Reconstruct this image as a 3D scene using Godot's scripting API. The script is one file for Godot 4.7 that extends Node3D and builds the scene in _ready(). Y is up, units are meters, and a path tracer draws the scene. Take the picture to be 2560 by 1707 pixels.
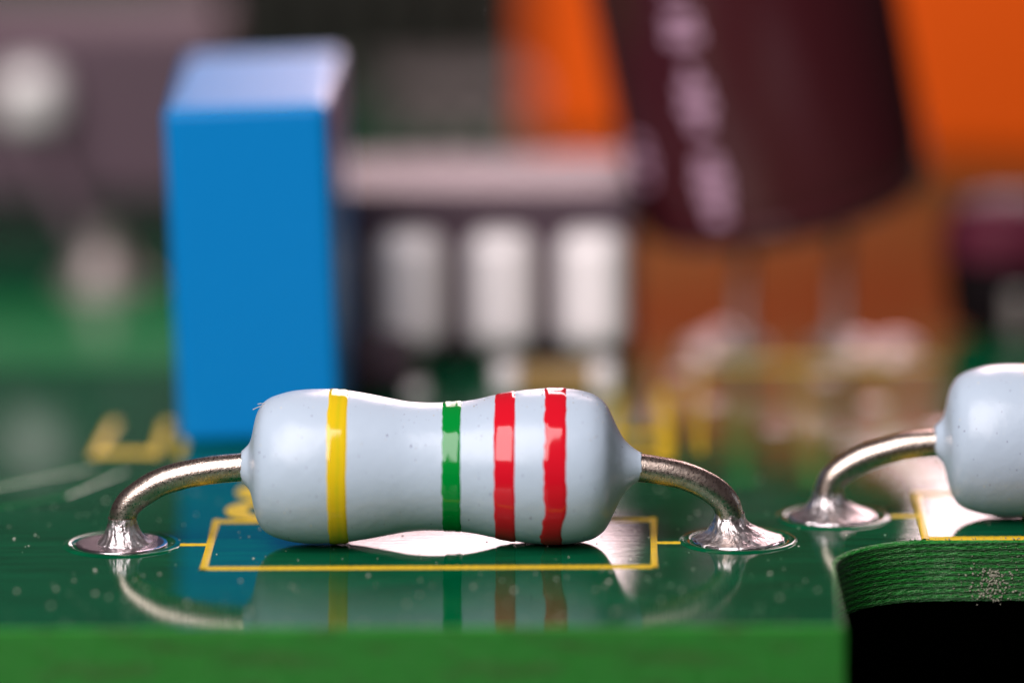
extends Node3D
# Macro view of a circuit board. 1 unit stands for about 9 mm of the real board (a scale model, so that light sizes and depth of field keep their ratios).

var M := {}
var rng := RandomNumberGenerator.new()
var taken := {}


# ------------------------------------------------------------------ geometry helper
class Geo:
	var v := PackedVector3Array()
	var n := PackedVector3Array()
	var uv := PackedVector2Array()
	var c := PackedColorArray()
	var idx := PackedInt32Array()

	func add(p: Vector3, nn: Vector3, t := Vector2.ZERO, col := Color.WHITE) -> int:
		v.append(p)
		n.append(nn)
		uv.append(t)
		c.append(col)
		return v.size() - 1

	func tri(i: int, j: int, k: int) -> void:
		var g := (v[k] - v[i]).cross(v[j] - v[i])
		if g.dot(n[i] + n[j] + n[k]) < 0.0:
			idx.append_array(PackedInt32Array([i, k, j]))
		else:
			idx.append_array(PackedInt32Array([i, j, k]))

	func quad(a: int, b: int, d: int, e: int) -> void:
		tri(a, b, d)
		tri(a, d, e)

	# rows of equal length; joins neighbours, round = also last to first in a row
	func sheet(first: int, rows: int, cols: int, closed := false) -> void:
		for r in rows - 1:
			for q in (cols if closed else cols - 1):
				var q2 := (q + 1) % cols
				quad(first + r * cols + q, first + r * cols + q2, first + (r + 1) * cols + q2, first + (r + 1) * cols + q)

	# recompute smooth normals from the faces, keeping the side they face
	func smooth() -> void:
		var acc := PackedVector3Array()
		acc.resize(v.size())
		for t in range(0, idx.size(), 3):
			var g := (v[idx[t + 2]] - v[idx[t]]).cross(v[idx[t + 1]] - v[idx[t]])
			for q in 3:
				acc[idx[t + q]] += g
		for i in v.size():
			if acc[i].length() > 1e-12:
				n[i] = acc[i].normalized()

	# drop the points that no face uses
	func compact() -> void:
		var to := {}
		var nv := PackedVector3Array()
		var nn := PackedVector3Array()
		var nu := PackedVector2Array()
		var nc := PackedColorArray()
		for t in idx.size():
			var i := idx[t]
			if not to.has(i):
				to[i] = nv.size()
				nv.append(v[i])
				nn.append(n[i])
				nu.append(uv[i])
				nc.append(c[i])
			idx[t] = to[i]
		v = nv
		n = nn
		uv = nu
		c = nc

	func mesh(m: Material) -> ArrayMesh:
		var a := []
		a.resize(Mesh.ARRAY_MAX)
		a[Mesh.ARRAY_VERTEX] = v
		a[Mesh.ARRAY_NORMAL] = n
		a[Mesh.ARRAY_TEX_UV] = uv
		a[Mesh.ARRAY_COLOR] = c
		a[Mesh.ARRAY_INDEX] = idx
		var am := ArrayMesh.new()
		am.add_surface_from_arrays(Mesh.PRIMITIVE_TRIANGLES, a)
		am.surface_set_material(0, m)
		return am


# ------------------------------------------------------------------ node helpers
func numbered(called: String) -> String:
	if not taken.has(called):
		taken[called] = 0
		return called
	taken[called] += 1
	return "%s_%03d" % [called, taken[called]]


func thing(called: String, label: String, category: String, at: Vector3, group := "") -> Node3D:
	var o := Node3D.new()
	o.name = numbered(called)
	add_child(o, true)
	o.position = at
	o.set_meta("label", label)
	o.set_meta("category", category)
	if group != "":
		o.set_meta("group", group)
	return o


func part(called: String, m: Mesh, parent: Node3D, at := Vector3.ZERO) -> MeshInstance3D:
	var o := MeshInstance3D.new()
	o.name = called
	o.mesh = m
	o.position = at
	parent.add_child(o, true)
	return o


func lin(r: float, g: float, b: float) -> Color:
	return Color(r, g, b).linear_to_srgb()


func noise_tex(freq: float, size: int, seed_: int, octaves := 3, kind := FastNoiseLite.TYPE_SIMPLEX_SMOOTH, normal := 0.0, ramp: Gradient = null) -> NoiseTexture2D:
	var f := FastNoiseLite.new()
	f.noise_type = kind
	f.seed = seed_
	f.frequency = freq
	f.fractal_octaves = octaves
	var t := NoiseTexture2D.new()
	t.width = size
	t.height = size
	t.seamless = true
	t.noise = f
	if normal > 0.0:
		t.as_normal_map = true
		t.bump_strength = normal
	if ramp:
		t.color_ramp = ramp
	return t


func ramp(stops: Array) -> Gradient:
	var g := Gradient.new()
	var o := PackedFloat32Array()
	var c := PackedColorArray()
	for s in stops:
		o.append(s[0])
		c.append(s[1])
	g.offsets = o
	g.colors = c
	return g


func mat(color: Color, rough: float, metal := 0.0) -> StandardMaterial3D:
	var m := StandardMaterial3D.new()
	m.albedo_color = color
	m.roughness = rough
	m.metallic = metal
	return m


func triplanar(m: StandardMaterial3D, k: float) -> void:
	m.uv1_triplanar = true
	m.uv1_scale = Vector3(k, k, k)


# ------------------------------------------------------------------ shapes
func curve_points(p: Array, per := 6) -> PackedVector3Array:
	var out := PackedVector3Array()
	for i in p.size() - 1:
		var a: Vector3 = p[maxi(i - 1, 0)]
		var b: Vector3 = p[i]
		var d: Vector3 = p[i + 1]
		var e: Vector3 = p[mini(i + 2, p.size() - 1)]
		for s in per:
			out.append(b.cubic_interpolate(d, a, e, float(s) / per))
	out.append(p[p.size() - 1])
	return out


func tube(g: Geo, path: PackedVector3Array, radius: float, segs := 24, dents := 0.0) -> void:
	var side := Vector3(0, 0, 1)
	var first := g.v.size()
	var along := 0.0
	var f := FastNoiseLite.new()
	f.seed = 5
	f.frequency = 9.0
	for i in path.size():
		var t := (path[mini(i + 1, path.size() - 1)] - path[maxi(i - 1, 0)]).normalized()
		if absf(t.dot(side)) > 0.9:
			side = Vector3(1, 0, 0)
		var b := t.cross(side).normalized()
		var s2 := b.cross(t).normalized()
		side = s2
		if i > 0:
			along += path[i].distance_to(path[i - 1])
		for q in segs:
			var a := TAU * q / segs
			var nn := s2 * cos(a) + b * sin(a)
			var r := radius + dents * f.get_noise_3dv(path[i] + nn * radius)
			g.add(path[i] + nn * r, nn, Vector2(along * 4.0, float(q) / segs))
	g.sheet(first, path.size(), segs, true)


func rounded_box(g: Geo, size: Vector3, r: float, steps := 5, centre := Vector3.ZERO) -> void:
	var h := size / 2.0
	var inner := h - Vector3(r, r, r)
	var marks := func(e: float) -> PackedFloat32Array:
		var o := PackedFloat32Array()
		for s in steps + 1:
			o.append(-e + r * (1.0 - cos(PI / 2 * s / steps)) if s < steps else -e + r)
		for s in steps + 1:
			o.append(-o[steps - s])
		return o
	for axis in 3:
		for sgn in [-1.0, 1.0]:
			var a1 := (axis + 1) % 3
			var a2 := (axis + 2) % 3
			var m1: PackedFloat32Array = marks.call(h[a1])
			var m2: PackedFloat32Array = marks.call(h[a2])
			var first := g.v.size()
			for x in m1:
				for y in m2:
					var p := Vector3.ZERO
					p[axis] = sgn * h[axis]
					p[a1] = x
					p[a2] = y
					var core := Vector3(clampf(p.x, -inner.x, inner.x), clampf(p.y, -inner.y, inner.y), clampf(p.z, -inner.z, inner.z))
					var nn := (p - core).normalized()
					g.add(core + nn * r + centre, nn, Vector2(p[a1], p[a2]))
			g.sheet(first, m1.size(), m2.size())


# profile: [radius, height] pairs round the y axis; bend moves each ring sideways by a Vector2 (x, z)
func lathe(g: Geo, profile: Array, segs := 48, bend: Array = [], lumps := 0.0, seed_ := 1) -> void:
	var f := FastNoiseLite.new()
	f.seed = seed_
	f.frequency = 3.0
	var first := g.v.size()
	for i in profile.size():
		var p0: Array = profile[maxi(i - 1, 0)]
		var p1: Array = profile[mini(i + 1, profile.size() - 1)]
		var tang := Vector2(p1[0] - p0[0], p1[1] - p0[1]).normalized()
		for q in segs:
			var a := TAU * q / segs
			var d := Vector3(cos(a), 0, sin(a))
			var nn := (d * -tang.y * -1.0 + Vector3(0, -tang.x, 0)).normalized()
			var r: float = profile[i][0] * (1.0 + lumps * f.get_noise_3d(d.x, profile[i][1] * 6.0, d.z))
			var off := Vector2.ZERO
			if bend.size():
				off = bend[i]
			g.add(d * r + Vector3(off.x, profile[i][1], off.y), nn, Vector2(float(q) / segs, profile[i][1]))
	g.sheet(first, profile.size(), segs, true)


func dense(profile: Array, per := 4) -> Array:
	var p := []
	for q in profile:
		p.append(Vector3(q[0], q[1], 0))
	var out := []
	for q in curve_points(p, per):
		out.append([q.x, q.y])
	return out


# ------------------------------------------------------------------ materials
func make_materials() -> void:
	var m: StandardMaterial3D
	# solder mask: glossy green lacquer with fine ripples that run along the board
	m = mat(Color.WHITE, 0.07)
	m.albedo_texture = noise_tex(0.012, 512, 3, 4, FastNoiseLite.TYPE_SIMPLEX_SMOOTH, 0.0, ramp([[0.0, lin(0.000, 0.060, 0.023)], [0.5, lin(0.000, 0.090, 0.035)], [1.0, lin(0.000, 0.122, 0.046)]]))
	m.normal_enabled = true
	m.normal_texture = noise_tex(0.016, 1024, 11, 5, FastNoiseLite.TYPE_SIMPLEX_SMOOTH, 6.0)
	m.normal_scale = 0.042
	m.uv1_scale = Vector3(1.6, 2.3, 1.0)
	m.metallic_specular = 0.335
	M.mask = m
	# copper track under the same lacquer: paler green
	m = m.duplicate()
	m.albedo_texture = null
	m.albedo_color = lin(0.006, 0.16, 0.046)
	M.track = m
	m = m.duplicate()
	m.albedo_color = lin(0.022, 0.24, 0.075)
	M.pour = m
	# cut edge of the board: fibreglass layers
	m = mat(Color.WHITE, 0.55)
	m.albedo_texture = fibre_texture(false)
	m.albedo_color = Color(0.86, 0.88, 0.86)
	m.heightmap_enabled = true
	m.heightmap_texture = noise_tex(0.06, 512, 21, 3)
	m.heightmap_scale = 0.8
	M.edge = m
	m = m.duplicate()
	m.albedo_color = Color.WHITE
	m.albedo_texture = fibre_texture(true)
	M.milled = m
	# lacquer on the resistors
	m = mat(Color.WHITE, 0.30)
	m.albedo_texture = speck_texture()
	m.normal_enabled = true
	m.normal_texture = noise_tex(0.03, 512, 8, 4, FastNoiseLite.TYPE_SIMPLEX_SMOOTH, 3.0)
	m.normal_scale = 0.13
	M.lacquer = m
	for b in [["yellow", lin(0.84, 0.58, 0.012)], ["green", lin(0.0, 0.27, 0.035)], ["red", lin(0.72, 0.008, 0.022)]]:
		m = mat(b[1], 0.10)
		m.vertex_color_use_as_albedo = true
		M[b[0]] = m
	# tinned wire
	m = mat(Color.WHITE, 1.0, 1.0)
	m.albedo_texture = noise_tex(0.035, 512, 31, 5, FastNoiseLite.TYPE_SIMPLEX_SMOOTH, 0.0, ramp([[0.0, lin(0.20, 0.15, 0.13)], [0.25, lin(0.54, 0.43, 0.36)], [1.0, lin(0.80, 0.69, 0.60)]]))
	m.roughness_texture = noise_tex(0.06, 512, 32, 4, FastNoiseLite.TYPE_SIMPLEX_SMOOTH, 0.0, ramp([[0.0, Color(0.18, 0.18, 0.18)], [1.0, Color(0.42, 0.42, 0.42)]]))
	m.normal_enabled = true
	m.normal_texture = noise_tex(0.12, 512, 33, 4, FastNoiseLite.TYPE_SIMPLEX_SMOOTH, 5.0)
	m.normal_scale = 0.2
	triplanar(m, 3.0)
	M.wire = m
	# solder
	m = mat(Color.WHITE, 1.0, 1.0)
	m.albedo_texture = noise_tex(0.02, 512, 41, 4, FastNoiseLite.TYPE_SIMPLEX_SMOOTH, 0.0, ramp([[0.0, lin(0.34, 0.25, 0.22)], [0.35, lin(0.74, 0.66, 0.65)], [0.6, lin(0.88, 0.82, 0.83)], [1.0, lin(0.93, 0.89, 0.90)]]))
	m.roughness_texture = noise_tex(0.03, 512, 42, 4, FastNoiseLite.TYPE_SIMPLEX_SMOOTH, 0.0, ramp([[0.0, Color(0.16, 0.16, 0.16)], [1.0, Color(0.58, 0.58, 0.58)]]))
	m.normal_enabled = true
	m.normal_texture = noise_tex(0.045, 512, 43, 5, FastNoiseLite.TYPE_SIMPLEX_SMOOTH, 6.0)
	m.normal_scale = 0.5
	triplanar(m, 3.0)
	M.solder = m
	# tinned pad, brushed
	m = mat(lin(0.70, 0.62, 0.66), 0.2, 1.0)
	m.normal_enabled = true
	m.normal_texture = noise_tex(0.02, 512, 44, 4, FastNoiseLite.TYPE_SIMPLEX_SMOOTH, 4.0)
	m.normal_scale = 0.12
	M.pad = m
	# bright tin of the far pins
	m = mat(lin(0.93, 0.86, 0.845), 0.55, 0.35)
	M.pin = m
	M.dull = mat(lin(0.42, 0.36, 0.34), 0.6, 1.0)
	M.flux = mat(lin(0.80, 0.58, 0.56), 0.5, 0.6)
	M.ink = mat(lin(0.86, 0.56, 0.010), 0.5)
	M.ink.vertex_color_use_as_albedo = true
	m = mat(lin(0.0, 0.235, 0.62), 0.42)
	m.metallic_specular = 0.33
	m.normal_enabled = true
	m.normal_texture = noise_tex(0.02, 512, 51, 3, FastNoiseLite.TYPE_SIMPLEX_SMOOTH, 4.0)
	m.normal_scale = 0.06
	triplanar(m, 1.0)
	M.blue = m
	M.black = mat(lin(0.095, 0.058, 0.075), 0.55)
	M.black.metallic_specular = 0.42
	M.grey = mat(lin(0.13, 0.085, 0.105), 0.7)
	M.grey.metallic_specular = 0.25
	M.sink = mat(lin(0.045, 0.047, 0.038), 0.6)
	M.sink.metallic_specular = 0.3
	M.orange = mat(lin(0.97, 0.115, 0.002), 0.4)
	M.orange.metallic_specular = 0.35
	M.sleeve = mat(lin(0.072, 0.013, 0.018), 0.16)
	M.sleeve.metallic_specular = 0.5
	M.print = mat(lin(0.72, 0.42, 0.58), 0.5)
	M.maroon = mat(lin(0.10, 0.016, 0.032), 0.5)
	M.maroon.metallic_specular = 0.2
	M.soot = mat(lin(0.008, 0.005, 0.006), 0.6)
	M.soot.metallic_specular = 0.2
	M.ceramic = mat(lin(0.33, 0.20, 0.06), 0.4)
	M.dust = mat(lin(0.62, 0.55, 0.48), 0.9)
	M.crumb = mat(lin(0.34, 0.33, 0.25), 0.9)
	M.table = mat(lin(0.006, 0.011, 0.006), 0.9)
	M.table.specular_mode = BaseMaterial3D.SPECULAR_DISABLED
	M.shell = mat(lin(0.02, 0.02, 0.02), 0.8)
	m = mat(lin(0.8, 0.8, 0.8), 0.9)
	m.emission_enabled = true
	m.emission = Color(1, 0.95, 0.94)
	m.emission_energy_multiplier = 0.3
	M.diffuser = m


func fibre_texture(milled: bool) -> ImageTexture:
	var im := Image.create(1024, 256, false, Image.FORMAT_RGB8)
	var f := FastNoiseLite.new()
	f.seed = 4
	f.frequency = 0.02
	var w := FastNoiseLite.new()
	w.seed = 9
	w.frequency = 0.11
	for y in 256:
		for x in 1024:
			var wob := f.get_noise_2d(x * 0.16, y * 0.5) * 6.0
			var layer := 0.5 + 0.5 * sin((y + wob) * TAU / 25.6)
			var grain := w.get_noise_2d(x * 2.4, y * 0.9)
			var blotch := smoothstep(-0.1, 0.5, f.get_noise_2d(x * 0.16 + 300.0, y * 0.5))
			var col: Color
			if milled:
				col = Color(0.03, 0.25, 0.06).lerp(Color(0.09, 0.60, 0.17), clampf(layer * 0.8 + 0.35 * grain, 0.0, 1.0))
				var rub := smoothstep(-0.25, 0.35, f.get_noise_2d(x * 0.30 + 900.0, y * 0.25))   # whitened by the cutter in patches
				var fleck := smoothstep(0.05, 0.40, w.get_noise_2d(x * 3.0 + 70.0, y * 1.1)) * (0.3 + 0.7 * layer)
				col = col.lerp(Color(0.70, 0.72, 0.60), fleck * rub * 0.9)
			else:
				col = Color(0.0, 0.53, 0.07).lerp(Color(0.13, 0.68, 0.04), clampf(layer * 0.6 + 0.3 * grain + 0.1, 0.0, 1.0))
				col = col.lerp(Color(0.20, 0.45, 0.02), blotch * 0.7)
				col = col.lerp(Color(0.62, 0.68, 0.45), smoothstep(0.28, 0.5, w.get_noise_2d(x * 2.0 + 70.0, y * 0.9)) * 0.5)
			im.set_pixel(x, y, col)
	return ImageTexture.create_from_image(im)


func speck_texture() -> ImageTexture:
	var n := 1024
	var im := Image.create(n, n, false, Image.FORMAT_RGB8)
	var base := lin(0.56, 0.67, 0.79)
	im.fill(base)
	var r := RandomNumberGenerator.new()
	r.seed = 77
	for k in 700:
		var x := r.randi_range(4, n - 5)
		var y := r.randi_range(4, n - 5)
		var big := r.randf() < 0.08
		var rad := r.randf_range(2.0, 4.0) if big else r.randf_range(0.6, 1.8)
		var tone := lin(0.16, 0.15, 0.25) if r.randf() < 0.75 else lin(0.80, 0.76, 0.66)
		var st := r.randf_range(0.25, 0.8)
		for yy in range(-5, 6):
			for xx in range(-5, 6):
				var d := Vector2(xx * 1.9, yy).length()
				if d < rad + 1.0:
					var px := clampi(x + xx, 0, n - 1)
					var py := clampi(y + yy, 0, n - 1)
					im.set_pixel(px, py, im.get_pixel(px, py).lerp(tone, st * clampf(rad + 1.0 - d, 0.0, 1.0)))
	return ImageTexture.create_from_image(im)


# ------------------------------------------------------------------ board
const TOP_Y := 0.0
const THICK := 0.18


func board_outline() -> PackedVector2Array:
	var o := PackedVector2Array()   # x, z; walks from the back left round the front
	o.append(Vector2(-5.0, -13.0))
	o.append(Vector2(-5.0, 1.02))
	o.append(Vector2(0.925, 1.02))
	for k in 15:
		var a := PI + PI / 2 * k / 14.0   # inner corner of the notch, centre (1.235, 0.295)
		o.append(Vector2(1.235 + 0.31 * cos(a), 0.295 + 0.315 * sin(a)))
	o.append(Vector2(5.0, -0.02))
	o.append(Vector2(5.0, -13.0))
	return o


func make_board() -> Node3D:
	var root := thing("circuit_board", "glossy green circuit board with yellow printed outlines and a notch in its front edge", "circuit board", Vector3.ZERO)
	var o := board_outline()
	var lip := 0.012
	var inner: PackedVector2Array = Geometry2D.offset_polygon(o, -lip, Geometry2D.JOIN_MITER)[0]
	var g := Geo.new()
	for p in inner:
		g.add(Vector3(p.x, TOP_Y, p.y), Vector3.UP, Vector2(p.x * 0.22, p.y * 1.1))
	var t := Geometry2D.triangulate_polygon(inner)
	for k in range(0, t.size(), 3):
		g.tri(t[k], t[k + 1], t[k + 2])
	part("solder_mask", g.mesh(M.mask), root)
	# edge: a rounded lip and the cut side, following the outline
	g = Geo.new()
	var count := o.size()
	var along := 0.0
	var rings := [[lip, 0.0, 1.0], [lip * 0.45, -lip * 0.2, 0.75], [lip * 0.12, -lip * 0.6, 0.35], [0.0, -lip * 1.2, 0.0], [0.0, -THICK * 0.5, 0.0], [0.0, -THICK, 0.0]]
	for i in count + 1:
		var p := o[i % count]
		var before := (p - o[(i + count - 1) % count]).normalized()
		var after := (o[(i + 1) % count] - p).normalized()
		if i > 0:
			along += p.distance_to(o[i - 1])
		var sharp := before.dot(after) < 0.8
		for half in 2:
			var d := (before + after).normalized()
			if sharp:
				d = before if half == 0 else after
			var out_ := Vector2(-d.y, d.x)
			var mid := Vector2(-(before + after).normalized().y, (before + after).normalized().x)
			var reach := 1.0 / maxf(0.3, mid.dot(Vector2(-before.y, before.x)))
			for r in rings:
				var q: Vector2 = p - mid * reach * r[0]
				g.add(Vector3(q.x, TOP_Y + r[1], q.y), Vector3(out_.x * (1.0 - r[2]), r[2], out_.y * (1.0 - r[2])).normalized(), Vector2(along * 0.9, -r[1] / THICK))
	# the outline's turn decides which side is out
	if g.n[4].dot(Vector3(-1, 0, 0)) < 0.0 and g.n[10].dot(Vector3(-1, 0, 0)) < 0.0:
		for i in g.n.size():
			g.n[i] = Vector3(-g.n[i].x, g.n[i].y, -g.n[i].z)
	var rr := rings.size()
	var milled := Geo.new()
	milled.v = g.v
	milled.n = g.n
	milled.uv = g.uv
	milled.c = g.c
	for i in range(1, (count + 1) * 2 - 1, 2):
		var at_x := g.v[i * rr].x
		var side := milled if at_x > 0.9 and at_x < 4.9 and g.v[(i + 1) * rr].z > -1.0 else g
		for r in rr - 1:
			side.quad(i * rr + r, (i + 1) * rr + r, (i + 1) * rr + r + 1, i * rr + r + 1)
	g.compact()
	milled.compact()
	part("cut_edge", g.mesh(M.edge), root)
	part("milled_edge", milled.mesh(M.milled), root)
	g = Geo.new()
	for p in o:
		g.add(Vector3(p.x, -THICK, p.y), Vector3.DOWN, p * 0.3)
	t = Geometry2D.triangulate_polygon(o)
	for k in range(0, t.size(), 3):
		g.tri(t[k], t[k + 1], t[k + 2])
	part("underside", g.mesh(M.mask), root)
	return root


# a printed line: a low bead of ink with uneven edges
func ink_line(g: Geo, a: Vector2, b: Vector2, width: float, seed_: int, h := 0.004) -> void:
	var f := FastNoiseLite.new()
	f.seed = seed_
	f.frequency = 12.0
	var steps := maxi(2, int(a.distance_to(b) / 0.008))
	var d := (b - a).normalized()
	var s := Vector2(-d.y, d.x)
	var first := g.v.size()
	for i in steps + 1:
		var p := a.lerp(b, float(i) / steps)
		var e1 := width * 0.5 * (1.0 + 0.10 * f.get_noise_2d(i * 0.06, 0.0) + 0.05 * sin(i * 1.9))
		var e2 := width * 0.5 * (1.0 + 0.10 * f.get_noise_2d(i * 0.06, 7.0) + 0.05 * sin(i * 1.9 + 1.0))
		var tone := 0.92 + 0.16 * f.get_noise_2d(i * 0.05, 3.0)
		var hh := h * (1.0 + 0.12 * sin(i * 1.9))
		for w in [[-e1, -0.002, -1.0, 0.2], [-e1 * 0.7, hh, -0.35, 1.0], [0.0, hh * 1.15, 0.0, 1.0], [e2 * 0.7, hh, 0.35, 1.0], [e2, -0.002, 1.0, 0.2]]:
			var q: Vector2 = p + s * w[0]
			g.add(Vector3(q.x, TOP_Y + w[1], q.y), Vector3(s.x * w[2], w[3], s.y * w[2]).normalized(), Vector2(i * 0.01, w[2]), Color(tone, tone, tone))
	g.sheet(first, steps + 1, 5)


func outline_box(root: Node3D, x0: float, x1: float, z0: float, z1: float, ticks := true, front := true) -> void:
	var w := 0.017
	var g := Geo.new()
	ink_line(g, Vector2(x0, z0), Vector2(x1, z0), 0.038, 1, 0.0028)
	ink_line(g, Vector2(x0 - 0.001, z1 + 0.019), Vector2(x0 - 0.001, z0 - 0.019), w * 1.55, 2, 0.0032)
	ink_line(g, Vector2(x1 + 0.001, z0 - 0.019), Vector2(x1 + 0.001, z1 + 0.019), w * 1.3, 3, 0.0032)
	if front:
		ink_line(g, Vector2(x0, z1), Vector2(x1, z1), 0.038, 4, 0.0028)
	if ticks:
		ink_line(g, Vector2(x0 - 0.088, (z0 + z1) / 2), Vector2(x0, (z0 + z1) / 2), 0.026, 5, 0.0026)
		ink_line(g, Vector2(x1, (z0 + z1) / 2), Vector2(x1 + 0.085, (z0 + z1) / 2), 0.026, 6, 0.0026)
	part("printed_outline", g.mesh(M.ink), root)


func printed_letter(root: Node3D, text: String, size: float, at: Vector3, wide := 1.0) -> void:
	var tm := TextMesh.new()
	var sf := SystemFont.new()
	sf.font_names = PackedStringArray(["Droid Sans"])
	tm.font = sf
	tm.text = text
	tm.font_size = 64
	tm.pixel_size = size / 46.0
	tm.depth = 0.006
	tm.material = M.ink
	var o := part("printed_text", tm, root, at)
	o.basis = Basis(Vector3(wide, 0, 0), Vector3(0, 0, -1), Vector3(0, 1, 0))


func pad(root: Node3D, x: float, z: float, r: float) -> void:
	var g := Geo.new()
	lathe(g, [[r, -0.01], [r, 0.003], [r * 0.97, 0.0058], [r * 0.9, 0.0066], [r * 0.5, 0.0066], [0.02, 0.0065]], 96)
	for i in g.n.size():
		g.uv[i] = Vector2(g.v[i].x * 0.8, g.v[i].z * 5.0)
	part("solder_pad", g.mesh(M.pad), root, Vector3(x, TOP_Y, z))
	# the lacquer swells in a low rim round the pad
	g = Geo.new()
	var prof := []
	for k in 9:
		var a := PI * k / 8.0
		prof.append([r + 0.022 + 0.016 * cos(a), 0.007 * sin(a) - 0.001])
	lathe(g, prof, 96)
	for i in g.n.size():
		var ring := Vector3(g.v[i].x, 0, g.v[i].z).normalized()
		var k := (Vector2(g.v[i].x, g.v[i].z).length() - r - 0.022) / 0.016
		g.n[i] = (ring * k * 0.55 + Vector3.UP * sqrt(maxf(0.02, 1.0 - 0.3 * k * k))).normalized()
		g.uv[i] = Vector2((g.v[i].x + x) * 0.22, (g.v[i].z + z) * 1.1)
	part("lacquer_rim", g.mesh(M.mask), root, Vector3(x, TOP_Y, z))


func track(root: Node3D, pts: Array, width: float) -> void:
	var g := Geo.new()
	for i in pts.size() - 1:
		var a: Vector2 = pts[i]
		var b: Vector2 = pts[i + 1]
		var d := (b - a).normalized()
		var s := Vector2(-d.y, d.x)
		var first := g.v.size()
		for k in 2:
			var p := a if k == 0 else b
			for w in [[-0.5, -0.002, 0.0], [-0.40, 0.002, 0.0], [0.0, 0.0022, 0.0], [0.40, 0.002, 0.0], [0.5, -0.002, 0.0]]:
				var q: Vector2 = p + s * w[0] * width
				g.add(Vector3(q.x, TOP_Y + w[1], q.y), Vector3(s.x * w[2], 1.0, s.y * w[2]).normalized(), Vector2(q.x * 0.22, q.y * 1.1))
		g.sheet(first, 2, 5)
	part("copper_track", g.mesh(M.track), root)


# ------------------------------------------------------------------ resistor
const BODY := [-0.5766, 0.0438, -0.5702, 0.0507, -0.5553, 0.0668, -0.5470, 0.0899, -0.5386, 0.1302, -0.5305, 0.1567, -0.5144, 0.1832, -0.4937, 0.1982, -0.4706, 0.2074, -0.4315, 0.2177, -0.3819, 0.2224, -0.3485, 0.2227, -0.3151, 0.2218, -0.2632, 0.2177, -0.2195, 0.2111, -0.1503, 0.1982, -0.1008, 0.1890, -0.0513, 0.1850, -0.0017, 0.1845, 0.0421, 0.1862, 0.0854, 0.1915, 0.1215, 0.1982, 0.1526, 0.2051, 0.2172, 0.2166, 0.2540, 0.2212, 0.2990, 0.2247, 0.3370, 0.2247, 0.3658, 0.2235, 0.4026, 0.2189, 0.4361, 0.2097, 0.4626, 0.1924, 0.4787, 0.1728, 0.4919, 0.1463, 0.5052, 0.1169, 0.5248, 0.0806, 0.5478, 0.0576, 0.5680, 0.0438, 0.5766, 0.0403]
var body_curve := PackedVector3Array()


func body_radius(x: float) -> float:
	for i in body_curve.size() - 1:
		if x <= body_curve[i + 1].x:
			var a := body_curve[i]
			var b := body_curve[i + 1]
			return lerpf(a.y, b.y, clampf((x - a.x) / maxf(b.x - a.x, 1e-6), 0.0, 1.0))
	return body_curve[body_curve.size() - 1].y


func resistor_body() -> ArrayMesh:
	var g := Geo.new()
	var segs := 96
	var lump := FastNoiseLite.new()
	lump.seed = 66
	lump.frequency = 1.0
	# closed ends round the wire
	var pts := PackedVector3Array([Vector3(-0.5790, 0.030, 0)])
	pts.append_array(body_curve)
	pts.append(Vector3(0.5785, 0.030, 0))
	for i in pts.size():
		var p0 := pts[maxi(i - 1, 0)]
		var p1 := pts[mini(i + 1, pts.size() - 1)]
		var tang := Vector2(p1.x - p0.x, p1.y - p0.y).normalized()
		for q in segs + 1:
			var a := TAU * q / segs
			var d := Vector3(0, sin(a), cos(a))
			var ragged := 0.0
			if i < 3 or i > pts.size() - 4:
				ragged = 0.004 * lump.get_noise_2d(d.y * 2.0, d.z * 2.0 + i * 0.01)
			var thick := 0.0020 * lump.get_noise_3d(pts[i].x * 5.0, d.y * 1.2, d.z * 1.2) if i > 3 and i < pts.size() - 4 else 0.0
			g.add(Vector3(pts[i].x + ragged, 0, 0) + d * (pts[i].y + thick), (d * tang.x + Vector3(-tang.y, 0, 0)).normalized(), Vector2(pts[i].x / 1.2 + 0.5, float(q) / segs))
	g.sheet(0, pts.size(), segs + 1)
	return g.mesh(M.lacquer)


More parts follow.
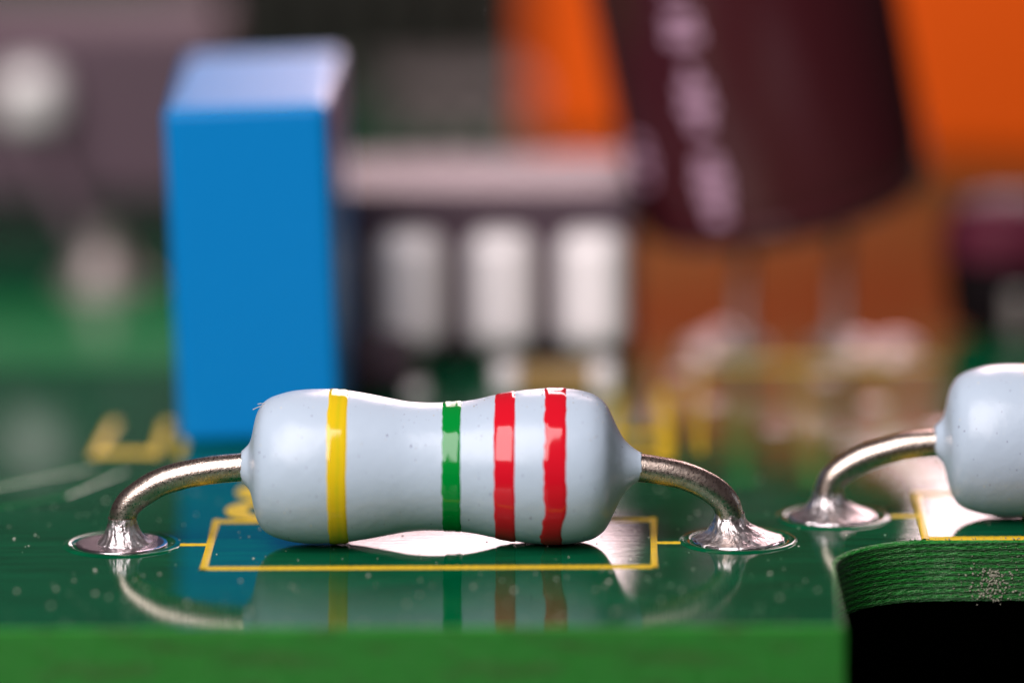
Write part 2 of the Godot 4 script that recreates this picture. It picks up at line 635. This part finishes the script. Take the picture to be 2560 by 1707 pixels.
func colour_band(x0: float, x1: float, seed_: int, m: Material, pale: Color, wobble: float, ridge: float, slump: float) -> ArrayMesh:
	var g := Geo.new()
	var f := FastNoiseLite.new()
	f.seed = seed_
	f.frequency = 1.0
	var segs := 160
	var cols := 15
	for q in segs + 1:
		var a := TAU * q / segs
		var d := Vector3(0, sin(a), cos(a))
		var l := x0 + wobble * (f.get_noise_2d(d.y * 4.0, d.z * 4.0) + 0.06 * f.get_noise_2d(d.y * 9.0, d.z * 9.0)) + slump * exp(-pow((a - 5.35) / 0.30, 2.0)) * -1.0
		var r := x1 + wobble * 0.5 * (f.get_noise_2d(d.y * 3.0 + 20.0, d.z * 3.0) + 0.05 * f.get_noise_2d(d.y * 9.0 + 20.0, d.z * 9.0)) - slump * 0.9 * (1.0 / (1.0 + exp((a - 5.75) * 14.0)) if a > PI else 0.0)
		for k in cols:
			var u := float(k) / (cols - 1)
			var x := lerpf(l, r, u)
			var edge := minf(u, 1.0 - u)
			var lift := -0.002 if edge == 0.0 else 0.0012 + 0.0022 * smoothstep(0.0, 0.22, edge)
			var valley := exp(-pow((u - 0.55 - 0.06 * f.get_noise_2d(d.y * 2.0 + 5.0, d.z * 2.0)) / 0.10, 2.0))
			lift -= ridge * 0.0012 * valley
			var e := 0.002
			var slope := (body_radius(x + e) - body_radius(x - e)) / (2 * e)
			var bend := (0.35 * (1.0 - smoothstep(0.0, 0.25, edge))) * signf(u - 0.5)
			var nn := (d + Vector3(-slope + bend, 0, 0)).normalized()
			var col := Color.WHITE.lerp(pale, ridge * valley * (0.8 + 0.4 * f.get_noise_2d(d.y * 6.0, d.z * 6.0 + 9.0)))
			g.add(Vector3(x, 0, 0) + d * (body_radius(x) + lift), nn, Vector2(u, a), col)
	g.sheet(0, segs + 1, cols)
	return g.mesh(m)


func wire(path: Array) -> ArrayMesh:
	var g := Geo.new()
	tube(g, curve_points(path, 8), 0.0405, 40, 0.0022)
	return g.mesh(M.wire)


# a fillet of solder that climbs the wire
func fillet(base: float, top_r: float, height: float, lean: Vector2, seed_: int) -> ArrayMesh:
	var g := Geo.new()
	var prof := []
	var bend := []
	var steps := 26
	for k in steps + 1:
		var t := float(k) / steps
		var r := top_r + (base - top_r) * pow(1.0 - t, 2.4)
		prof.append([r, height * t + 0.006])
		bend.append(lean * smoothstep(0.0, 0.7, t))
	prof.push_front([base * 1.012, -0.004])
	bend.push_front(Vector2.ZERO)
	lathe(g, prof, 72, bend, 0.10, seed_)
	g.smooth()
	return g.mesh(M.solder)


func build_resistor(label: String, at: Vector3, axis: Vector3, tilt: float, left_path: Array, right_path: Array) -> Node3D:
	var root := thing("resistor", label, "resistor", at, "resistors soldered flat on the board")
	var b := part("body", resistor_body(), root, axis)
	b.rotation.z = tilt
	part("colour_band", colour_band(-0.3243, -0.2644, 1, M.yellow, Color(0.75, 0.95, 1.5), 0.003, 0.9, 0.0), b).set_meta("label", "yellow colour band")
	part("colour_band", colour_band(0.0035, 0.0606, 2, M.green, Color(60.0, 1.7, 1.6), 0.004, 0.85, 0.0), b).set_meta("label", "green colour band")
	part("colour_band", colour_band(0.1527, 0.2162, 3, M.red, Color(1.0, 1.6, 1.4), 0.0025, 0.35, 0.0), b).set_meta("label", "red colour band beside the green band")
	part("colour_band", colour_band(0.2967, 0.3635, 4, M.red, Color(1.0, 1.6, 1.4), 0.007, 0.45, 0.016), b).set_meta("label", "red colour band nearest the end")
	part("lead", wire(left_path), root)
	part("lead", wire(right_path), root)
	return root


# ------------------------------------------------------------------ other parts
func chip_pin(parent: Node3D, x: float, top: float, z: float, wide: float, long: float) -> void:
	var g := Geo.new()
	rounded_box(g, Vector3(wide, long, 0.15), 0.072, 6, Vector3(x, top - long / 2, z))
	rounded_box(g, Vector3(wide * 0.9, 0.05, 0.16), 0.022, 4, Vector3(x, top - 0.03, z - 0.08))
	for i in g.v.size():   # the legs spread outwards as they go down
		g.v[i].z += (top - g.v[i].y) * 0.22
		g.n[i] = Vector3(g.n[i].x, g.n[i].y + 0.22 * g.n[i].z, g.n[i].z).normalized()
	var pin := part("pin", g.mesh(M.pin), parent)
	box_part("foot", pin, Vector3(wide * 0.36, top - long + 0.06, 0.045), 0.02, Vector3(x, (top - long) / 2 - 0.01, z + long * 0.22), M.dull)


func box_part(called: String, parent: Node3D, size: Vector3, r: float, centre: Vector3, m: Material) -> MeshInstance3D:
	var g := Geo.new()
	rounded_box(g, size, r, 5)
	return part(called, g.mesh(m), parent, centre)


func softbox(label: String, at: Vector3, aim: Vector3, size: Vector2, energy: float, color: Color) -> void:
	var root := thing("softbox_lamp", label, "studio lamp", at)
	root.basis = Basis.looking_at(aim - at)
	var g := Geo.new()
	rounded_box(g, Vector3(size.x + 0.6, size.y + 0.6, 0.8), 0.15, 3)
	part("shell", g.mesh(M.shell), root, Vector3(0, 0, 0.45))
	g = Geo.new()
	rounded_box(g, Vector3(size.x, size.y, 0.1), 0.04, 2)
	part("diffuser", g.mesh(M.diffuser), root)
	var l := AreaLight3D.new()
	l.name = "softbox_light"
	l.area_size = size
	l.area_normalize_energy = false
	l.light_energy = energy
	l.light_color = color
	l.shadow_enabled = true
	l.set("area_range", 200.0)
	root.add_child(l)
	l.position = Vector3(0, 0, -0.08)


# a patch of print that follows the sleeve
func print_bar(g: Geo, radius: float, a0: float, a1: float, y0: float, y1: float) -> void:
	var first := g.v.size()
	for i in 7:
		var a := lerpf(a0, a1, i / 6.0)
		var d := Vector3(sin(a), 0, cos(a))
		for q in [[y0, -0.002], [y0 + 0.003, 0.003], [y1 - 0.003, 0.003], [y1, -0.002]]:
			g.add(d * (radius + q[1]) + Vector3(0, q[0], 0), d, Vector2(a, q[0]))
	g.sheet(first, 7, 4)


func specks(called: String, label: String, spots: Array, m: Material, parent: Node3D = null) -> void:
	var g := Geo.new()
	lathe(g, [[0.0, -0.6], [0.55, -0.42], [0.9, 0.1], [0.5, 0.6], [0.0, 0.75]], 6, [], 0.5, 3)
	for i in g.n.size():
		g.n[i] = g.v[i].normalized()
	var mm := MultiMesh.new()
	mm.transform_format = MultiMesh.TRANSFORM_3D
	mm.mesh = g.mesh(m)
	mm.instance_count = spots.size()
	for i in spots.size():
		var s: Array = spots[i]
		var b := Basis.from_euler(Vector3(rng.randf() * 6, rng.randf() * 6, rng.randf() * 6)).scaled(Vector3.ONE * s[1] * 1.0)
		b = b * Basis.from_scale(Vector3(rng.randf_range(0.6, 1.6), rng.randf_range(0.6, 1.1), rng.randf_range(0.6, 1.4)))
		mm.set_instance_transform(i, Transform3D(b, s[0]))
	var o := MultiMeshInstance3D.new()
	o.name = called
	o.multimesh = mm
	o.set_meta("kind", "stuff")
	if parent:
		parent.add_child(o, true)
	else:
		o.set_meta("label", label)
		o.set_meta("category", "dust")
		add_child(o, true)


# ------------------------------------------------------------------ scene
func _ready() -> void:
	rng.seed = 20
	# camera: a macro lens that looks a little down on the board, focused on the front resistor
	var cam := Camera3D.new()
	cam.name = "camera"
	var at := CameraAttributesPhysical.new()
	at.frustum_near = 0.5
	at.frustum_far = 300.0
	at.frustum_focal_length = 231.5
	at.frustum_focus_distance = 18.95
	at.exposure_aperture = 0.225
	cam.attributes = at
	cam.fov = 5.935
	cam.near = 0.5
	cam.far = 300.0
	add_child(cam)
	cam.transform = Transform3D(Basis(Vector3(0.99982, -0.00787, -0.01589), Vector3(0.0046, 0.98075, -0.1952), Vector3(0.017117, 0.19509, 0.980636)).orthonormalized(), Vector3(0.32792, 4.27841, 18.5183))
	cam.current = true

	var env := Environment.new()
	env.background_mode = Environment.BG_COLOR
	env.background_color = lin(0.048, 0.038, 0.042)
	env.tonemap_mode = Environment.TONE_MAPPER_LINEAR
	env.tonemap_exposure = 1.0
	env.sdfgi_enabled = true
	env.ssao_enabled = true
	env.ssil_enabled = true
	var we := WorldEnvironment.new()
	we.name = "world_environment"
	we.environment = env
	add_child(we)

	make_materials()
	# a wide softbox behind the board, low over it, and one in front on the left
	softbox("wide white softbox standing behind the circuit board", Vector3(4.0, 11.0, -30.0), Vector3(0.2, 0.0, 0.0), Vector2(12.2, 19.0), 2.9, Color(1.0, 0.865, 0.88))
	softbox("tall white softbox above the front left of the circuit board", Vector3(-6.7, 15.0, 12.5), Vector3(-0.2, 0.2, 0.0), Vector2(13.5, 20.0), 2.15, Color(1.0, 0.975, 0.985))

	var table := MeshInstance3D.new()
	var pm := PlaneMesh.new()
	pm.size = Vector2(90, 90)
	pm.material = M.table
	table.mesh = pm
	table.name = "table_top"
	table.position = Vector3(0, -1.6, -6)
	table.set_meta("kind", "structure")
	table.set_meta("label", "black table top in the dark below the board")
	add_child(table)

	# ---- board
	var board := make_board()
	pad(board, -1.1295, -0.006, 0.134)
	pad(board, 0.6535, -0.026, 0.134)
	pad(board, 0.9365, -0.323, 0.131)
	outline_box(board, -0.8717, 0.4089, -0.300, 0.300)
	outline_box(board, 1.196, 2.48, -0.62, -0.045)
	printed_letter(board, "8", 0.50, Vector3(-0.70, 0.0, -0.55), 1.0)
	var g: Geo
	for stroke in [[Vector2(-1.306, -1.185), Vector2(-1.277, -1.699), 0.034], [Vector2(-1.294, -1.260), Vector2(-1.126, -1.257), 0.075], [Vector2(-1.118, -1.181), Vector2(-1.109, -1.696), 0.034], [Vector2(-1.042, -1.161), Vector2(-1.046, -1.674), 0.03]]:
		g = Geo.new()
		ink_line(g, stroke[0], stroke[1], stroke[2], 15)
		part("printed_stroke", g.mesh(M.ink), board)
	g = Geo.new()
	ink_line(g, Vector2(0.30, -1.15), Vector2(0.30, -2.10), 0.035, 12)
	ink_line(g, Vector2(0.455, -1.10), Vector2(0.455, -2.15), 0.05, 14)
	for k in 2:
		ink_line(g, Vector2(0.31, -1.2 - 0.28 * k), Vector2(0.44, -1.2 - 0.28 * k), 0.07, 16 + k)
	part("printed_outline", g.mesh(M.ink), board)
	track(board, [Vector2(-2.2, 0.05), Vector2(-1.35, -0.65), Vector2(-1.2, -1.0)], 0.03)
	track(board, [Vector2(-2.0, -0.35), Vector2(-1.3, -1.05)], 0.04)
	track(board, [Vector2(0.3, -1.55), Vector2(0.8, -1.9), Vector2(1.9, -2.35)], 0.045)
	track(board, [Vector2(0.9, -0.7), Vector2(0.9, -2.5)], 0.12)
	track(board, [Vector2(0.68, -0.7), Vector2(0.68, -2.0)], 0.10)

	g = Geo.new()
	for p in [Vector2(-3.2, -3.75), Vector2(-1.02, -3.75), Vector2(-1.02, -2.55), Vector2(-3.2, -2.55)]:
		g.add(Vector3(p.x, TOP_Y + 0.004, p.y), Vector3.UP, Vector2(p.x * 0.22, p.y * 1.1))
	g.quad(0, 1, 2, 3)
	part("copper_area", g.mesh(M.pour), board)

	track(board, [Vector2(0.45, -1.25), Vector2(1.0, -1.45), Vector2(1.9, -1.5)], 0.05)
	track(board, [Vector2(0.55, -2.5), Vector2(1.15, -2.55), Vector2(1.9, -2.75)], 0.06)
	track(board, [Vector2(1.25, -0.75), Vector2(1.15, -1.2), Vector2(1.15, -2.6)], 0.06)
	for spot in [Vector2(0.52, -2.45), Vector2(0.80, -1.55), Vector2(1.12, -1.95), Vector2(0.98, -2.35), Vector2(1.32, -1.6), Vector2(0.60, -1.95)]:
		g = Geo.new()
		lathe(g, [[0.045, -0.003], [0.044, 0.004], [0.03, 0.006], [0.014, 0.004], [0.001, 0.002]], 24)
		part("plated_hole", g.mesh(M.flux), board, Vector3(spot.x, 0, spot.y))
	g = Geo.new()
	ink_line(g, Vector2(0.62, -2.6), Vector2(1.35, -2.6), 0.05, 31)
	part("printed_outline", g.mesh(M.ink), board)
	g = Geo.new()
	ink_line(g, Vector2(0.56, -1.2), Vector2(0.56, -2.55), 0.02, 32)
	part("printed_outline", g.mesh(M.ink), board)

	# ---- resistors
	var curve := []
	for i in range(0, BODY.size(), 2):
		curve.append(Vector3(BODY[i], BODY[i + 1], 0))
	body_curve = curve_points(curve, 3)
	var z0 := -0.010
	var r1 := build_resistor("pale blue resistor with yellow, green and two red bands, seen whole", Vector3(-0.2018, 0, z0), Vector3(0, 0.2262, 0), -0.0045,
		[Vector3(-0.555, 0.2290, 0), Vector3(-0.6544, 0.2199, 0), Vector3(-0.7365, 0.2055, 0), Vector3(-0.8097, 0.1834, 0), Vector3(-0.8587, 0.1564, 0), Vector3(-0.8950, 0.1294, 0), Vector3(-0.9152, 0.1023, 0), Vector3(-0.9228, 0.0668, 0), Vector3(-0.9237, 0.0206, 0), Vector3(-0.9241, -0.03, 0)],
		[Vector3(0.555, 0.2225, 0), Vector3(0.6504, 0.2075, 0), Vector3(0.7148, 0.1892, 0), Vector3(0.7609, 0.1673, 0), Vector3(0.7971, 0.14, -0.004), Vector3(0.8202, 0.1115, -0.008), Vector3(0.8299, 0.0796, -0.012), Vector3(0.8322, 0.0524, -0.014), Vector3(0.8344, -0.03, -0.014)])
	part("solder_joint", fillet(0.078, 0.042, 0.075, Vector2(-0.006, 0), 3), r1, Vector3(-0.918, 0, 0.004))
	part("solder_joint", fillet(0.131, 0.043, 0.078, Vector2(-0.024, 0), 5), r1, Vector3(0.8553, 0, -0.016))
	var r2 := build_resistor("pale blue resistor cut off by the right side of the picture", Vector3(1.812, 0, -0.323), Vector3(0, 0.2275, 0), 0.0,
		[Vector3(-0.555, 0.2230, 0), Vector3(-0.6506, 0.2139, 0), Vector3(-0.7177, 0.1987, 0), Vector3(-0.7847, 0.1767, 0), Vector3(-0.8383, 0.1477, 0), Vector3(-0.8719, 0.1203, 0), Vector3(-0.8866, 0.0894, 0), Vector3(-0.8899, 0.055, 0), Vector3(-0.8899, -0.03, 0)],
		[Vector3(0.555, 0.2225, 0), Vector3(0.6504, 0.2075, 0), Vector3(0.7148, 0.1892, 0), Vector3(0.7609, 0.1673, 0), Vector3(0.7971, 0.14, 0), Vector3(0.8202, 0.1115, 0), Vector3(0.8299, 0.0796, 0), Vector3(0.8322, -0.03, 0)])
	part("solder_joint", fillet(0.128, 0.043, 0.075, Vector2(-0.014, 0), 8), r2, Vector3(-0.8755, 0, 0))
	part("solder_joint", fillet(0.128, 0.044, 0.10, Vector2(0.0, 0), 9), r2, Vector3(0.832, 0, 0))

	# ---- blue film capacitor
	var film := thing("film_capacitor", "tall bright blue box capacitor leaning slightly behind the whole resistor", "capacitor", Vector3(-0.7997, 0, -1.94))
	film.rotation.z = 0.0309
	g = Geo.new()
	rounded_box(g, Vector3(0.505, 1.056, 1.12), 0.034, 6, Vector3(0, 0.530, 0))
	part("case", g.mesh(M.blue), film)
	for s in [-0.5, 0.5]:
		g = Geo.new()
		tube(g, PackedVector3Array([Vector3(0, 0.03, s), Vector3(0, -0.2, s)]), 0.035, 12)
		part("lead", g.mesh(M.wire), film)

	# ---- chip behind, with bright pins
	var chip := thing("integrated_circuit", "black chip with a row of bright silver pins behind the blue capacitor", "chip", Vector3(-0.2197, 0, -3.0))
	box_part("package", chip, Vector3(1.16, 0.535, 0.78), 0.03, Vector3(0, 0.3025, 0), M.black)
	for k in 4:
		chip_pin(chip, -0.441 + 0.294 * k, 0.448, 0.38, 0.225, 0.385)
		chip_pin(chip, -0.441 + 0.294 * k, 0.475, -0.45 + 0.16, 0.175, 0.41)

	# ---- small chip capacitor in front of it, and a small black transistor
	var smd := thing("chip_capacitor", "small tan chip capacitor with silver ends in front of the black chip", "capacitor", Vector3(0.105, 0, -2.14))
	box_part("ceramic_body", smd, Vector3(0.26, 0.085, 0.18), 0.012, Vector3(0, 0.046, 0), M.ceramic)
	for s in [-1.0, 1.0]:
		box_part("end_cap", smd, Vector3(0.085, 0.10, 0.20), 0.025, Vector3(s * 0.155, 0.05, 0), M.pin)
	var tr := thing("transistor", "tiny black transistor beside the foot of the blue capacitor", "transistor", Vector3(-0.47, 0, -2.2))
	box_part("package", tr, Vector3(0.22, 0.15, 0.2), 0.03, Vector3(0, 0.10, 0), M.black)
	box_part("pin", tr, Vector3(0.07, 0.03, 0.14), 0.012, Vector3(0.13, 0.02, 0.10), M.pin)

	# ---- tilted brown electrolytic capacitor on long leads
	var can := thing("electrolytic_capacitor", "dark maroon can capacitor with pale print, tilted on its leads", "capacitor", Vector3(0.868, 0.43, -3.05))
	can.rotation = Vector3(0.10, 0.0, 0.187)
	g = Geo.new()
	lathe(g, dense([[0.0, 0.01], [0.30, 0.01], [0.36, 0.0], [0.465, 0.02], [0.500, 0.07], [0.490, 0.11], [0.498, 0.15], [0.500, 0.3], [0.500, 1.45], [0.45, 1.56], [0.40, 1.60], [0.0, 1.60]], 4), 72)
	g.smooth()
	part("sleeve", g.mesh(M.sleeve), can)
	# lines of print, one character above the other, as the photograph shows them: pale rows out of focus
	for row in [[0.13, 0.5], [0.19, 0.7], [0.25, 0.8], [0.31, 0.6], [0.44, 0.5], [0.50, 0.8], [0.56, 0.7], [0.62, 0.3], [0.74, 0.9], [0.80, 0.8], [0.90, 0.8], [0.96, 0.9], [1.06, 0.8], [1.12, 0.7], [1.26, 0.8], [1.32, 0.7]]:
		var wd: float = row[1] * 0.26
		g = Geo.new()
		print_bar(g, 0.500, -0.43 - wd * 0.5, -0.43 + wd * 0.5, row[0], row[0] + 0.045)
		part("printed_mark", g.mesh(M.print), can)
	for row in [[0.24, 0.5], [0.30, 0.8], [0.36, 0.6], [1.06, 0.8], [1.12, 0.7]]:
		var wd2: float = row[1] * 0.25
		g = Geo.new()
		print_bar(g, 0.500, -1.02 - wd2 * 0.5, -1.02 + wd2 * 0.5, row[0], row[0] + 0.045)
		part("printed_mark", g.mesh(M.print), can)
	for s in [[-0.15, -0.18], [0.17, 0.145]]:
		g = Geo.new()
		var foot: Vector3 = can.transform.affine_inverse() * Vector3(0.89 + s[1], -0.03, -2.86)
		tube(g, curve_points([Vector3(s[0], 0.05, 0.05), Vector3(s[0], -0.06, 0.07), foot.lerp(Vector3(s[0], -0.06, 0.07), 0.4), foot], 6), 0.021, 16)
		part("lead", g.mesh(M.dull), can)
		var j := part("solder_joint", fillet(0.10, 0.030, 0.07, Vector2.ZERO, 14), can)
		j.mesh.surface_set_material(0, M.dull)
		j.transform = can.transform.affine_inverse() * Transform3D(Basis(), Vector3(0.89 + s[1], 0, -2.86))

	for spot in [Vector3(0.60, 0, -2.80), Vector3(0.665, 0, -2.95), Vector3(1.10, 0, -2.78), Vector3(1.225, 0, -2.78)]:
		g = Geo.new()
		lathe(g, dense([[0.085, -0.004], [0.08, 0.012], [0.055, 0.035], [0.02, 0.046], [0.001, 0.047]], 3), 32)
		part("solder_dot", g.mesh(M.flux), board, spot)

	# ---- orange box capacitor far behind
	var og := thing("box_capacitor", "large orange box capacitor behind the maroon can", "capacitor", Vector3(1.22, 0, -6.80))
	og.rotation.y = -0.27
	box_part("case", og, Vector3(2.42, 1.19, 0.8), 0.07, Vector3(0, 0.605, 0), M.orange)
	for s in [-0.9, 0.9]:
		g = Geo.new()
		tube(g, PackedVector3Array([Vector3(s, 0.1, 0), Vector3(s, -0.2, 0)]), 0.05, 12)
		part("lead", g.mesh(M.wire), og)

	# ---- small dark capacitor at the right edge
	var bead := thing("small_capacitor", "small capacitor with dark red top and black base at the right edge", "capacitor", Vector3(1.60, 0, -3.1))
	g = Geo.new()
	lathe(g, dense([[0.0, 0.25], [0.20, 0.26], [0.215, 0.30], [0.21, 0.36], [0.17, 0.43], [0.08, 0.465], [0.0, 0.47]], 5), 48)
	g.smooth()
	part("bead", g.mesh(M.maroon), bead)
	g = Geo.new()
	lathe(g, dense([[0.0, 0.02], [0.15, 0.025], [0.19, 0.05], [0.195, 0.12], [0.195, 0.252], [0.0, 0.255]], 4), 48)
	g.smooth()
	part("dark_base", g.mesh(M.soot), bead)
	box_part("pin", bead, Vector3(0.07, 0.16, 0.03), 0.012, Vector3(0.03, 0.10, 0.20), M.dull)
	for s in [-0.08, 0.08]:
		g = Geo.new()
		tube(g, PackedVector3Array([Vector3(s, 0.10, 0), Vector3(s, -0.2, 0)]), 0.028, 12)
		part("lead", g.mesh(M.wire), bead)

	# ---- left background
	var relay := thing("relay", "dark grey relay box with silver pins at the far left", "relay", Vector3(-1.82, 0, -4.95))
	box_part("case", relay, Vector3(1.40, 0.62, 0.9), 0.05, Vector3(0, 0.52, 0), M.grey)
	box_part("terminal", relay, Vector3(0.24, 0.24, 0.20), 0.09, Vector3(0.05, 0.60, 0.52), M.pin)
	g = Geo.new()
	tube(g, curve_points([Vector3(0.05, 0.58, 0.50), Vector3(0.10, 0.40, 0.62), Vector3(0.22, 0.20, 0.78), Vector3(0.32, 0.06, 0.92), Vector3(0.33, -0.05, 0.94)], 5), 0.04, 14)
	part("lead", g.mesh(M.grey), relay)
	part("solder_joint", fillet(0.17, 0.07, 0.20, Vector2.ZERO, 15), relay, Vector3(0.33, 0, 0.94)).mesh.surface_set_material(0, M.dull)
	var sink := thing("heat_sink", "black finned heat sink far behind the blue capacitor", "heat sink", Vector3(-0.78, 0, -8.6))
	box_part("back_plate", sink, Vector3(1.5, 0.60, 0.12), 0.02, Vector3(0, 0.30, -0.3), M.sink)
	for k in 9:
		box_part("fin", sink, Vector3(0.06, 0.60, 0.5), 0.015, Vector3(-0.72 + 0.18 * k, 0.30, 0.0), M.sink)

	var flat := thing("flat_chip", "low dark grey flat chip between the black chip and the heat sink", "chip", Vector3(-0.36, 0, -7.45))
	flat.rotation.y = 0.22
	box_part("package", flat, Vector3(0.62, 0.12, 0.85), 0.03, Vector3(0, 0.085, 0), M.sink)
	for k in 4:
		box_part("pin", flat, Vector3(0.07, 0.04, 0.14), 0.015, Vector3(-0.225 + 0.15 * k, 0.02, 0.48), M.dull)

	# ---- dust
	var spots := []
	for k in 420:
		var p := Vector3(rng.randf_range(-1.5, 1.6), 0.001, rng.randf_range(-1.0, 1.0))
		if p.x > 0.9 and p.z > -0.05:
			continue
		spots.append([p, rng.randf_range(0.0012, 0.0034) * (1.7 if rng.randf() < 0.08 else 1.0)])
	for k in 42:
		spots.append([Vector3(rng.randf_range(-1.3, 0.9), 0.001, rng.randf_range(0.35, 0.98)), rng.randf_range(0.003, 0.0062)])
	for k in 160:
		var bx := rng.randf_range(-0.53, 0.48)
		var a := rng.randf_range(-0.9, 1.1)
		var r := body_radius(bx)
		spots.append([Vector3(-0.2018 + bx, 0.2262 + r * cos(a), z0 + r * sin(a)), rng.randf_range(0.0010, 0.0026)])
	specks("dust", "pale dust specks lying on the board and the resistor", spots, M.dust)
	spots = []
	for k in 190:
		spots.append([Vector3(1.385 + rng.randfn(0.0, 0.032), rng.randf_range(-0.178, -0.09) + rng.randfn(0, 0.008), -0.018), rng.randf_range(0.0016, 0.0048)])
	for k in 420:
		spots.append([Vector3(1.2 + 0.45 * sqrt(rng.randf()), rng.randf_range(-0.178, -0.004), -0.018), rng.randf_range(0.0007, 0.0022)])
	for k in 60:
		spots.append([Vector3(rng.randf_range(1.15, 1.7), 0.002, -0.028 + rng.randfn(0, 0.004)), rng.randf_range(0.001, 0.0036)])
	specks("crumbs", "", spots, M.crumb, board)
	g = Geo.new()
	tube(g, curve_points([Vector3(-0.68, 0.405, 0.0), Vector3(-0.71, 0.412, 0.01), Vector3(-0.725, 0.409, 0.015), Vector3(-0.742, 0.402, 0.02)], 5), 0.0012, 6)
	tube(g, curve_points([Vector3(-0.69, 0.408, 0.0), Vector3(-0.71, 0.418, 0.01), Vector3(-0.728, 0.417, 0.015)], 5), 0.0012, 6)
	var hair := part("lint", g.mesh(M.dust), self)
	hair.set_meta("label", "thin white lint fibre on the upper left end of the whole resistor")
	hair.set_meta("category", "lint")
